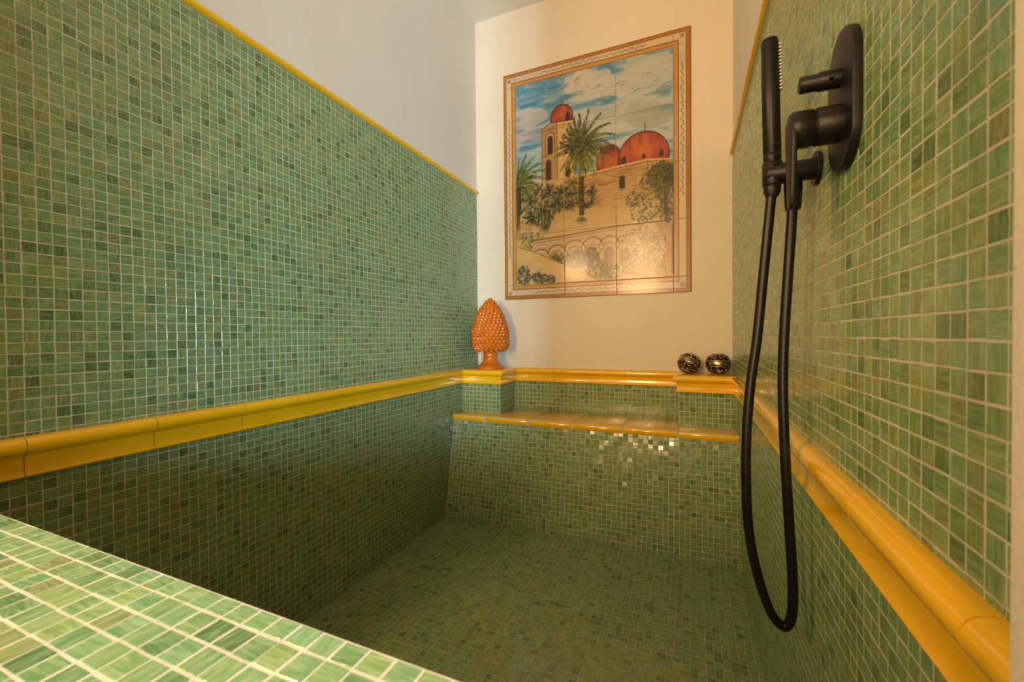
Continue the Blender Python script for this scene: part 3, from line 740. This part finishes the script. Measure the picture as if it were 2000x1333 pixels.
# border: ochre lines, cream field, little vine
def rect_ring(m0, m1, col, op=1.0, nz=None):
    """ring between m0 and m1 cm outside the picture"""
    dx = np.maximum(-GI, GI-PW); dy = np.maximum(-GJ, GJ-PH); dd = np.maximum(dx, dy)
    mk = np.clip((dd-m0)/H+.5, 0, 1)*np.clip((m1-dd)/H+.5, 0, 1)*op
    if nz is not None: mk = mk*nz
    blend(mk, col)
bn = vnoise(3, 3, 3, 81)
rect_ring(0.0, 20, (226, 204, 172)); rect_ring(0, 20, (206, 186, 176), .6, sstep(vnoise(14, 14, 2, 82), .45, .75))
rect_ring(0.0, 0.35, (104, 74, 52), .9); rect_ring(0.3, 2.1, (220, 170, 84), .92); rect_ring(0.3, 2.1, (184, 126, 48), .5, bn); rect_ring(1.9, 2.35, (128, 76, 28), .85)
rect_ring(5.35, 5.75, (134, 82, 34), .85); rect_ring(5.7, 20, (198, 142, 58), .95); rect_ring(5.7, 20, (164, 106, 38), .55, bn)
rect_ring(6.9, 20, (150, 94, 34), .6)
def vine(a, b_, nseg, amp):
    a, b_ = np.array(a, float), np.array(b_, float); d = (b_-a); L = np.hypot(*d); t = d/L; nrm = np.array([-t[1], t[0]])
    pts = [a + d*k/nseg + nrm*amp*math.sin(k*1.9) for k in range(nseg+1)]
    stroke(pts, .26, (140, 132, 120), .65, False)
    for k in range(1, nseg):
        p_ = pts[k]; q = p_ + t*rs.uniform(-.3, .9) + nrm*rs.choice([-1, 1])*rs.uniform(.5, 1.1)
        stroke([p_, q], .5, (122, 116, 106), .75)
vine((14, -3.8), (68, -3.8), 52, .45); vine((10, PH+3.8), (68, PH+3.8), 54, .45)
vine((-3.8, 16), (-3.8, 92), 70, .45); vine((PW+3.8, 8), (PW+3.8, 70), 56, .45)
for cx, cy in ((-3.8, -3.8), (PW+3.8, -3.8), (-3.8, PH+3.8), (PW+3.8, PH+3.8)):
    for k in range(14):
        a = rs.uniform(0, 6.28); stroke([(cx, cy), (cx+1.5*math.cos(a), cy+1.5*math.sin(a))], .5, rs.choice([(150, 124, 70), (126, 108, 70), (174, 150, 90)]), .7)
CV = np.clip(CV, 0, 255)
CVL = s2l(CV)**1.12*0.84

def sample(ii, jj):
    x = np.clip((ii-i0)/H, 0, NI-1.001); y = np.clip((jj-j0)/H, 0, NJ-1.001)
    xi, yi = x.astype(int), y.astype(int); fx, fy = (x-xi)[..., None], (y-yi)[..., None]
    return (CVL[yi, xi]*(1-fx)+CVL[yi, xi+1]*fx)*(1-fy) + (CVL[yi+1, xi]*(1-fx)+CVL[yi+1, xi+1]*fx)*fy

mural = tag(empty('tile_mural', ((OX0+OX1)/2, D, OZ0)), 'hand-painted tile picture of a red-domed church among palms', 'mural')
MINV = Matrix.Translation(-mural.location)
def mural_tile(a0, a1, b0, b1):
    """a tile between a0..a1 (cm across) and b0..b1 (cm down)"""
    a0 += .07; a1 -= .07; b0 += .07; b1 -= .07
    ni, nj = max(3, int(round((a1-a0)/H))), max(3, int(round((b1-b0)/H)))
    ui = np.linspace(a0, a1, ni+1); uj = np.linspace(b0, b1, nj+1); A, B_ = np.meshgrid(ui, uj)
    e = np.minimum(np.minimum(A-a0, a1-A), np.minimum(B_-b0, b1-B_))
    proud = 0.0065 - 0.0012*np.clip(1-e/.25, 0, 1)**2
    tx, tz = random.gauss(0, .0025), random.gauss(0, .0025); dep = random.uniform(-.0004, .0004)
    y = D + SUB - proud - dep - ((A-(a0+a1)/2)*tx + (B_-(b0+b1)/2)*tz)*.01
    V = np.stack([IX0 + A/100, y, IZ1 - B_/100], -1).reshape(-1, 3)
    col = sample(A, B_).reshape(-1, 3)
    # glaze thins to a plum line at the tile edges
    k = (np.clip(1-e/.28, 0, 1)*.42).reshape(-1, 1); col = col*(1-k) + s2l((150, 118, 106))*k
    w = ni+1; idx = np.arange((nj+1)*w).reshape(nj+1, w)
    F = np.stack([idx[:-1, :-1], idx[1:, :-1], idx[1:, 1:], idx[:-1, 1:]], -1).reshape(-1, 4)
    ring = list(idx[0, :]) + list(idx[1:, -1]) + list(idx[-1, -2::-1]) + list(idx[-2:0:-1, 0])
    nb = len(V); sk = V[ring].copy(); sk[:, 1] = D+SUB-.0003
    V = np.concatenate([V, sk]); col = np.concatenate([col, col[ring]])
    nr = len(ring); SF = [(ring[k2], ring[(k2+1) % nr], nb+(k2+1) % nr, nb+k2) for k2 in range(nr)]
    F = np.concatenate([F, np.array(SF)])
    me = bpy.data.meshes.new('painted_tile'); me.from_pydata(V, [], F.tolist())
    at = me.color_attributes.new('paint', 'FLOAT_COLOR', 'POINT')
    at.data.foreach_set('color', np.concatenate([col, np.ones((len(col), 1))], 1).astype(np.float32).ravel())
    me.materials.append(M_MURAL); me.update()
    o = link('painted_tile', me, mural); o.matrix_parent_inverse = MINV
cu = [i0, 0, 26.8, 53.4, 80.0, i1]; cv = [j0, 0, 26.95, 53.9, 80.85, 107.8, j1]
for a in range(5):
    for b_ in range(6):
        mural_tile(cu[a], cu[a+1], cv[b_], cv[b_+1])
jb = boxes('joint_backing', [(OX0+.002, OX1-.002, D+SUB-.0045, D+SUB-.0002, OZ0+.002, OZ1-.002)], M_JOINT, mural); jb.matrix_parent_inverse = MINV

# ------------------------------------------------------------------ orange ceramic pinecone
pine = tag(empty('ceramic_pinecone', (-0.972, 1.995, ZM-0.001)), 'glossy orange ceramic pinecone on a flared foot on the left pillar', 'ornament')
foot = [(0.0, 0.0), (0.070, 0.0), (0.0735, 0.003), (0.0735, 0.009), (0.070, 0.014), (0.058, 0.022), (0.047, 0.032), (0.040, 0.044), (0.0375, 0.054), (0.0372, 0.0585), (0.0395, 0.0605), (0.0395, 0.0635), (0.0372, 0.0655), (0.0368, 0.080), (0.0385, 0.092), (0.046, 0.100), (0.030, 0.104), (0.0, 0.104)]
lathe('foot', foot, M_ORANGE, pine, n=48, angle=50)
PH_, PB = 0.268, 0.094
def egg(t):      # radius and height at t in 0..1 from the bottom
    z = PB + PH_*t
    r = 0.1 * (math.sin(math.pi*min(1, t**0.62))**0.72 if 0 < t < 1 else 0.0)
    return r, z
EP = [(0.0, .0), (.050, .0), (.074, .03), (.0855, .08), (.0905, .14), (.0930, .235), (.0915, .366), (.0840, .497), (.0730, .627), (.0580, .758), (.0350, .885), (.0180, .955), (.0, 1.0)]
lathe('cone_body', [(r*.96, PB+PH_*h*.97) for r, h in EP], M_ORANGE, pine, n=48, angle=80)
def egg_at(h):
    for k in range(len(EP)-1):
        if EP[k][1] <= h <= EP[k+1][1] and EP[k+1][1] > EP[k][1]:
            f = (h-EP[k][1])/(EP[k+1][1]-EP[k][1]); return EP[k][0]*(1-f)+EP[k+1][0]*f
    return 0.0
def scale_vf(c, nrm, up, w, h, out):
    side = up.cross(nrm).normalized(); V = []
    outl = [(0, -.62), (.34, -.36), (.52, .02), (.36, .40), (0, .72), (-.36, .40), (-.52, .02), (-.34, -.36)]
    for s, lift in ((1.0, -.10), (.62, .62)):
        for x, y in outl: V.append(c + side*(x*w*s) + up*((y*s+(1-s)*.30)*h) + nrm*(out*lift*(1+.35*y)))
    V.append(c + up*(.42*h) + nrm*out*1.15)
    F = [(k, (k+1) % 8, 8+(k+1) % 8, 8+k) for k in range(8)] + [(8+k, 8+(k+1) % 8, 16) for k in range(8)]
    return V, F
sc_parts = []; hh = .025; row = 0
while hh < .985:
    r = egg_at(hh); n = max(4, int(round(2*math.pi*r/.0240)))
    dz = PH_; r2 = egg_at(min(.995, hh+.02)); sl_ = Vector((r2-r, .02*PH_)).normalized()
    for k in range(n):
        a = 2*math.pi*(k + .5*(row % 2))/n + random.uniform(-.03, .03)
        er = Vector((math.cos(a), math.sin(a), 0)); up = (er*sl_[0] + Vector((0, 0, 1))*sl_[1]).normalized()
        nr = (er*sl_[1] - Vector((0, 0, 1))*sl_[0]).normalized()
        sc_parts.append(scale_vf(er*r*.975 + Vector((0, 0, PB+PH_*hh)), nr, up, .0265, .0240, .0130*random.uniform(.85, 1.15)))
    hh += .0170/PH_*max(.5, abs(sl_[1])) if hh > .1 else .03; row += 1
sv, sf = merge(sc_parts)
sco = obj('cone_scales', sv, sf, M_ORANGE, pine, smooth=True); sco['kind'] = 'stuff'; fix_normals(sco.data)
for f in sco.data.polygons: f.use_smooth = True

# ------------------------------------------------------------------ two openwork metal balls
def ball(name, loc, rx, rz, tilt, seed, label, studs):
    t = tag(empty(name, loc), label, 'ornament', 'metal balls on the right pillar')
    r_ = random.Random(seed)
    T = Matrix.Translation((0, 0, rz)) @ Matrix.Rotation(math.radians(tilt[0]), 4, 'X') @ Matrix.Rotation(math.radians(tilt[1]), 4, 'Y') @ Matrix.Rotation(math.radians(tilt[2]), 4, 'Z')
    def surf(lat, lon, k=1.0):
        v = Vector((rx*math.cos(lat)*math.cos(lon), rx*math.cos(lat)*math.sin(lon), rz*math.sin(lat)*(1.0 - .06*abs(math.sin(lat))**6)))
        return T @ (v*k)
    nu, nv = 40, 24; V, F = [], []
    for i in range(nv+1):
        for j in range(nu): V.append(surf(-math.pi/2+math.pi*i/nv, 2*math.pi*j/nu, .965))
    for i in range(nv):
        for j in range(nu): F.append((i*nu+j, i*nu+(j+1) % nu, (i+1)*nu+(j+1) % nu, (i+1)*nu+j))
    b_ = obj('ball_shell', V, F, M_BRONZE_D, t, smooth=True)
    # polished belt
    V, F = [], []; la, nb = math.radians(17), 8
    prof_ = [(-la, .955), (-la, .995)] + [(-la+2*la*k/nb, 1.0) for k in range(nb+1)] + [(la, .995), (la, .955)]
    for (lt, k) in prof_:
        for j in range(nu): V.append(surf(lt, 2*math.pi*j/nu, k))
    for i in range(len(prof_)-1):
        for j in range(nu): F.append((i*nu+j, i*nu+(j+1) % nu, (i+1)*nu+(j+1) % nu, (i+1)*nu+j))
    bl = obj('polished_belt', V, F, M_BRONZE, t, smooth=True)
    for s in (-1, 1):
        v, f = tube_vf([surf(s*la, 2*math.pi*j/48, .995) for j in range(49)], .0016, 8); obj('belt_rim', v, f, M_BRONZE, t, smooth=True)
    # scrolls
    sc_ = []
    for s in (-1, 1):
        for k in range(7):
            lon = 2*math.pi*(k+.5*(s > 0))/7; dr = 1 if k % 2 else -1
            for (lc, rad) in ((math.radians(38), .30), (math.radians(62), .17)):
                pts = []
                for q in range(22):
                    a = q*.42; rr = rad*(1-q/24)
                    pts.append(surf(s*(lc+rr*.8*math.sin(a)), lon + dr*rr*1.15*math.cos(a)/max(.3, math.cos(lc)), .995))
                sc_.append(tube_vf(pts, lambda u: .0033*(1-.45*u), 7))
    for k in range(4):
        pts = [surf(s2, 2*math.pi*k/4 + .22*math.sin(3*s2), 1.0) for s2 in np.linspace(math.radians(26), math.radians(80), 14)]
    v, f = merge(sc_); so = obj('scroll_relief', v, f, M_BRONZE, t, smooth=True); so['kind'] = 'stuff'
    for s in (-1, 1):
        for k in range(studs):
            p_ = surf(s*math.radians(21), 2*math.pi*(k+.5)/studs, 1.005); c = T @ Vector((0, 0, 0)); nrm = (p_-c).normalized()
            v, f = lathe_vf([(0.0, -.002), (.0026, -.001), (.0030, .0008), (.0020, .0026), (.0004, .0034)], p_, nrm, 10); so = obj('stud', v, f, M_BRONZE, t, smooth=True); fix_normals(so.data)
    # top and bottom rosettes
    for s in (-1, 1):
        p_ = surf(s*math.pi/2, 0, .97); c = T @ Vector((0, 0, 0)); v, f = lathe_vf([(.016, 0), (.0165, .0012), (.013, .0022), (.010, .0012), (.006, .0014), (.003, .003), (.0004, .0034)], p_, (p_-c).normalized(), 24)
        so = obj('rosette', v, f, M_BRONZE, t, smooth=True); fix_normals(so.data)
    return t
ball('metal_ball', (-0.002, 2.000, ZM+0.0005), .0475, .0440, (-28, 24, 40), 3, 'ornate metal ball with tilted belt, farther from the right wall', 10)
ball('metal_ball', (0.1135, 2.010, ZM+0.0005), .0500, .0450, (-4, 0, 10), 4, 'ornate metal ball with level polished belt, next to the right wall', 12)

# ------------------------------------------------------------------ shower fittings (matte black)
PY, PZ = 0.6275, 0.281
mixer = tag(empty('shower_mixer', (XR, PY, PZ)), 'matte black shower mixer with upright oval plate, knob and lever', 'shower mixer')
def stadium(w, h, n=20):
    r = w/2; pts = []
    for k in range(n+1):
        a = math.pi*k/n; pts.append((r*math.cos(a), h/2-r+r*math.sin(a)))
    for k in range(n+1):
        a = math.pi + math.pi*k/n; pts.append((r*math.cos(a), -h/2+r+r*math.sin(a)))
    return pts
def extrude_x(name, outline, x0, x1, mat, parent, bevel, y=0, z=0):
    n = len(outline); V = [(x0, y+a, z+b_) for a, b_ in outline] + [(x1, y+a, z+b_) for a, b_ in outline]
    F = [(k, (k+1) % n, n+(k+1) % n, n+k) for k in range(n)] + [tuple(range(n)), tuple(reversed(range(n, 2*n)))]
    o = obj(name, V, F, mat, parent); fix_normals(o.data)
    if bevel: bevel_mesh(o.data, bevel, 3, 0.9)
    smooth_by_angle(o.data, 40); return o
extrude_x('wall_plate', stadium(.091, .166), -.0098, .0006, M_BLACK, mixer, .0016)
zk = .3095-PZ
lathe('diverter_knob', [(0.0, .0092), (.0112, .0092), (.0112, .030), (.0105, .0315), (.0098, .0325), (.0098, .0490), (.0090, .0505), (0, .0507)], M_BLACK, mixer, (0, 0, zk), (-1, 0, 0), 32)
lathe('knob_pin', [(0, 0), (.0022, 0), (.0022, .006), (.0016, .0066), (0, .0066)], M_BLACK, mixer, (-.020, -.010, zk-.003), (-.1, -1, -.1), 12)
zl = .2545-PZ
lathe('mixer_body', [(0, .0092), (.0222, .0092), (.0222, .0340), (.0214, .0352), (.0196, .0356), (.0196, .0385), (0, .0385)], M_BLACK, mixer, (0, 0, zl), (-1, 0, 0), 48)
lv = lathe('lever_handle', [(0, .0380), (.0214, .0380), (.0222, .0390), (.0222, .0575), (.0208, .0605), (.0180, .0618), (0, .0622)], M_BLACK, mixer, (0, 0, zl), (-1, 0, 0), 48)
ol = [(-.0215, .004), (-.0165, .0145), (0, .0215), (.0165, .0145), (.0215, .004), (.0195, -.020), (.0150, -.048), (.0110, -.078), (.0090, -.0925), (.0050, -.0975), (-.0050, -.0975), (-.0090, -.0925), (-.0110, -.078), (-.0150, -.048), (-.0195, -.020)]
bld = extrude_x('lever_blade', ol, -.0622, -.0555, M_BLACK, lv, .0022, 0, zl)

HY, HZ = .755, .2455
holder = tag(empty('shower_holder', (XR, HY, HZ)), 'matte black wall outlet and arm cradling the hand shower', 'shower holder')
lathe('wall_rosette', [(0, -.0006), (.0245, -.0006), (.0245, .0050), (.0232, .0064), (0, .0064)], M_BLACK, holder, (0, 0, 0), (-1, 0, 0), 40)
lathe('arm', [(0, .004), (.0152, .004), (.0152, .0660), (.0142, .0676), (0, .0678)], M_BLACK, holder, (0, 0, 0), (-1, 0, 0), 40)
lathe('cradle', [(0, -.0175), (.0128, -.0175), (.0136, -.0160), (.0136, .0165), (.0128, .0180), (0, .0180)], M_BLACK, holder, (-.0595, 0, 0), (0, 0, 1), 32)
lathe('end_button', [(0, 0), (.0105, 0), (.0105, .0030), (.0090, .0040), (0, .0040)], M_BLACK, holder, (-.0672, -.0015, -.0005), (-1, 0, 0), 28)
lathe('hose_outlet', [(0, .004), (.0122, .004), (.0122, .022), (.0108, .050), (.0098, .0535), (0, .0535)], M_BLACK, holder, (-.0325, 0, -.004), (0, 0, -1), 32)

hand = tag(empty('hand_shower', (.1185, HY, HZ+.0175)), 'slim black stick hand shower standing in its holder', 'hand shower')
ax = Vector((-.0035, .002, .188)).normalized()
lathe('handle', [(0, 0), (.0110, 0), (.0114, .003), (.0122, .0045), (.0122, .0120), (.0117, .0128), (.0117, .0142), (.0123, .0150), (.0122, .120), (.0117, .186), (.0112, .1890), (.0100, .1900), (0, .1905)], M_BLACK, hand, (0, 0, 0), ax, 40)
nd = Vector((.985, -.17, 0)); nd = (nd - ax*nd.dot(ax)).normalized(); ns = ax.cross(nd)
sv, sf = [], []
strip = []
for k in range(13):
    strip.append(0)
def strip_vf():
    V, F = [], []; n = 7
    for hgt in (.106, .1815):
        for rr in (.0105, .01255):
            for k in range(n):
                a = (k/(n-1)-.5)*1.1; V.append(ax*hgt + (nd*math.cos(a)+ns*math.sin(a))*rr)
    for k in range(n-1):
        F += [(k, k+1, n+k+1, n+k), (2*n+k, 3*n+k, 3*n+k+1, 2*n+k+1), (n+k, n+k+1, 3*n+k+1, 3*n+k), (k, 2*n+k, 2*n+k+1, k+1)]
    F += [(0, n, 3*n, 2*n), (n-1, 3*n-1, 4*n-1, 2*n-1)]
    return V, F
v, f = strip_vf(); fp = obj('spray_face', v, f, M_BLACK, hand); fix_normals(fp.data)
nv_, nf_ = lathe_vf([(0, 0), (.0014, 0), (.0013, .0026), (.0009, .0034), (0, .0035)], (0, 0, 0), (0, 0, 1), 8)
nme = mesh_from('nozzle', nv_, nf_, M_NOZZLE, True); fix_normals(nme)
for c_ in (-.28, .0, .28):
    for k in range(14):
        d_ = nd*math.cos(c_)+ns*math.sin(c_); o = link('nozzle', nme, fp)
        o.matrix_local = Matrix.Translation(ax*(.110+k*.0052)+d_*.0124) @ d_.to_track_quat('Z', 'Y').to_matrix().to_4x4()

hose = tag(empty('shower_hose', (.136, HY, -.4632)), 'smooth black shower hose hanging in a long loop by the right wall', 'shower hose')
hp = [(0.1185, 0.240), (0.1183, 0.229), (0.117, 0.211), (0.114, 0.176), (0.107, 0.097), (0.098, -0.007), (0.089, -0.080), (0.0835, -0.162), (0.083, -0.244), (0.087, -0.317), (0.098, -0.380), (0.113, -0.430), (0.1245, -0.450), (0.1355, -0.4562), (0.1435, -0.442), (0.146, -0.410), (0.1445, -0.354), (0.140, -0.276), (0.135, -0.173), (0.1325, -0.086), (0.134, -0.007), (0.139, 0.087), (0.1435, 0.164), (0.1450, 0.194)]
hv, hf = tube_vf(catmull([(x-.136, 0, z+.4632) for x, z in hp], 8), .0071, 18)
obj('hose_tube', hv, hf, M_HOSE, hose, smooth=True)
lathe('hose_nut', [(0, 0), (.0112, 0), (.0118, .002), (.0118, .009), (.0085, .017), (0, .017)], M_BLACK, hose, (.1185-.136, 0, HZ-.0178+.4632), (-.05, 0, -1), 28)

# ------------------------------------------------------------------ the bathroom the picture is taken from (behind the camera)
def wall_with_hole_y(name, x0, x1, y0, y1, z0, z1, hx0, hx1, hz0, hz1, label):
    return tag(boxes(name, [(x0, hx0, y0, y1, z0, z1), (hx1, x1, y0, y1, z0, z1), (hx0, hx1, y0, y1, z0, hz0), (hx0, hx1, y0, y1, hz1, z1)], M_ROOM), label, 'wall', kind='structure')
wall_with_hole_y('wall_room_far', RX0-.1, RX1+.1, RY0-.1, RY0, ZF-.1, ZC, *W1, 'far plaster wall of the room with a lit glazed opening')
tag(boxes('wall_room_right', [(RX1, RX1+.1, RY0, W2[0], ZF-.1, ZC), (RX1, RX1+.1, W2[1], .17, ZF-.1, ZC), (RX1, RX1+.1, W2[0], W2[1], ZF-.1, W2[2]), (RX1, RX1+.1, W2[0], W2[1], W2[3], ZC)], M_ROOM), 'right plaster wall of the room with a daylit window', 'wall', kind='structure')
tag(boxes('wall_room_left', [(RX0-.1, RX0, RY0, .2, ZF-.1, ZC)], M_ROOM), 'left plaster wall of the room', 'wall', kind='structure')
tag(boxes('wall_room_near', [(RX0, XL-.155, .08, .2, ZF-.1, ZC)], M_ROOM), 'plaster wall beside the alcove opening', 'wall', kind='structure')
tag(boxes('floor_room', [(RX0-.1, RX1+.1, RY0-.1, YB0-.001, ZF-.1, ZF-.004)], M_OUTFLOOR), 'terracotta coloured floor of the room before the alcove', 'floor', kind='structure')
tag(boxes('light_blocker', [(.16, .30, -1.75, -0.96, ZF-.004, ZC)], M_ROOM, bevel=.01), 'plaster pier added behind the viewer to shade the near left wall', 'blocker', kind='structure')  # added out of view to keep window light off the near left wall
def win_frame(name, bl, label):
    return tag(boxes(name, bl, M_FRAME), label, 'window', kind='structure')
w = .04
win_frame('window_1', [(W1[0], W1[0]+w, RY0-.05, RY0+.01, W1[2], W1[3]), (W1[1]-w, W1[1], RY0-.05, RY0+.01, W1[2], W1[3]), (W1[0]+w, W1[1]-w, RY0-.05, RY0+.01, W1[2], W1[2]+w), (W1[0]+w, W1[1]-w, RY0-.05, RY0+.01, W1[3]-w, W1[3])], 'pale frame of the lit opening in the far wall')
ym = (W2[0]+W2[1])/2
win_frame('window_2', [(RX1-.01, RX1+.05, W2[0], W2[0]+w, W2[2], W2[3]), (RX1-.01, RX1+.05, W2[1]-w, W2[1], W2[2], W2[3]), (RX1-.01, RX1+.05, ym-w/2, ym+w/2, W2[2]+w, W2[3]-w), (RX1-.01, RX1+.05, W2[0]+w, W2[1]-w, W2[2], W2[2]+w), (RX1-.01, RX1+.05, W2[0]+w, W2[1]-w, W2[3]-w, W2[3])], 'pale frame of the daylit window in the right wall')
cl = tag(empty('wall_lamp', (RX0, LAMP[1], LAMP[2])), 'globe wall lamp in the room before the alcove', 'lamp', kind='structure')
lathe('lamp_plate', [(0, -.001), (.06, -.001), (.06, .012), (.05, .018), (0, .018)], M_BRONZE, cl, (0, 0, 0), (1, 0, 0), 32)
lathe('lamp_stem', [(0, .01), (.012, .01), (.012, .14), (.03, .15), (.03, .156), (0, .156)], M_BRONZE, cl, (0, 0, 0), (1, 0, 0), 24)
ll = bpy.data.lights.new('lamp_light', 'POINT'); ll.shadow_soft_size = .07; ll.energy = 60; ll.color = (1.0, .64, .30)
lo = bpy.data.objects.new('lamp_light', ll); C.objects.link(lo); lo.location = LAMP
tag(boxes('ceiling_room', [(RX0-.1, RX1+.1, RY0-.1, -.1, ZC, ZC+.1), (RX0-.1, XL-.16, -.1, .2, ZC, ZC+.1), (XR+.16, RX1+.1, -.1, .28, ZC, ZC+.1)], M_BEAM), 'dark wooden ceiling of the room before the alcove', 'ceiling', kind='structure')
rd = tag(empty('added_spot_fitting', (-0.42, 0.02, ZC)), 'fitting of the ceiling spot added to brighten the parapet top', 'lamp', kind='structure')  # made-up fitting that goes with the added spot
lathe('bezel', [(.036, -.0005), (.052, -.0005), (.052, .004), (.046, .008), (.038, .008), (.036, .002)], M_FRAME, rd, (0, 0, 0), (0, 0, -1), 32)
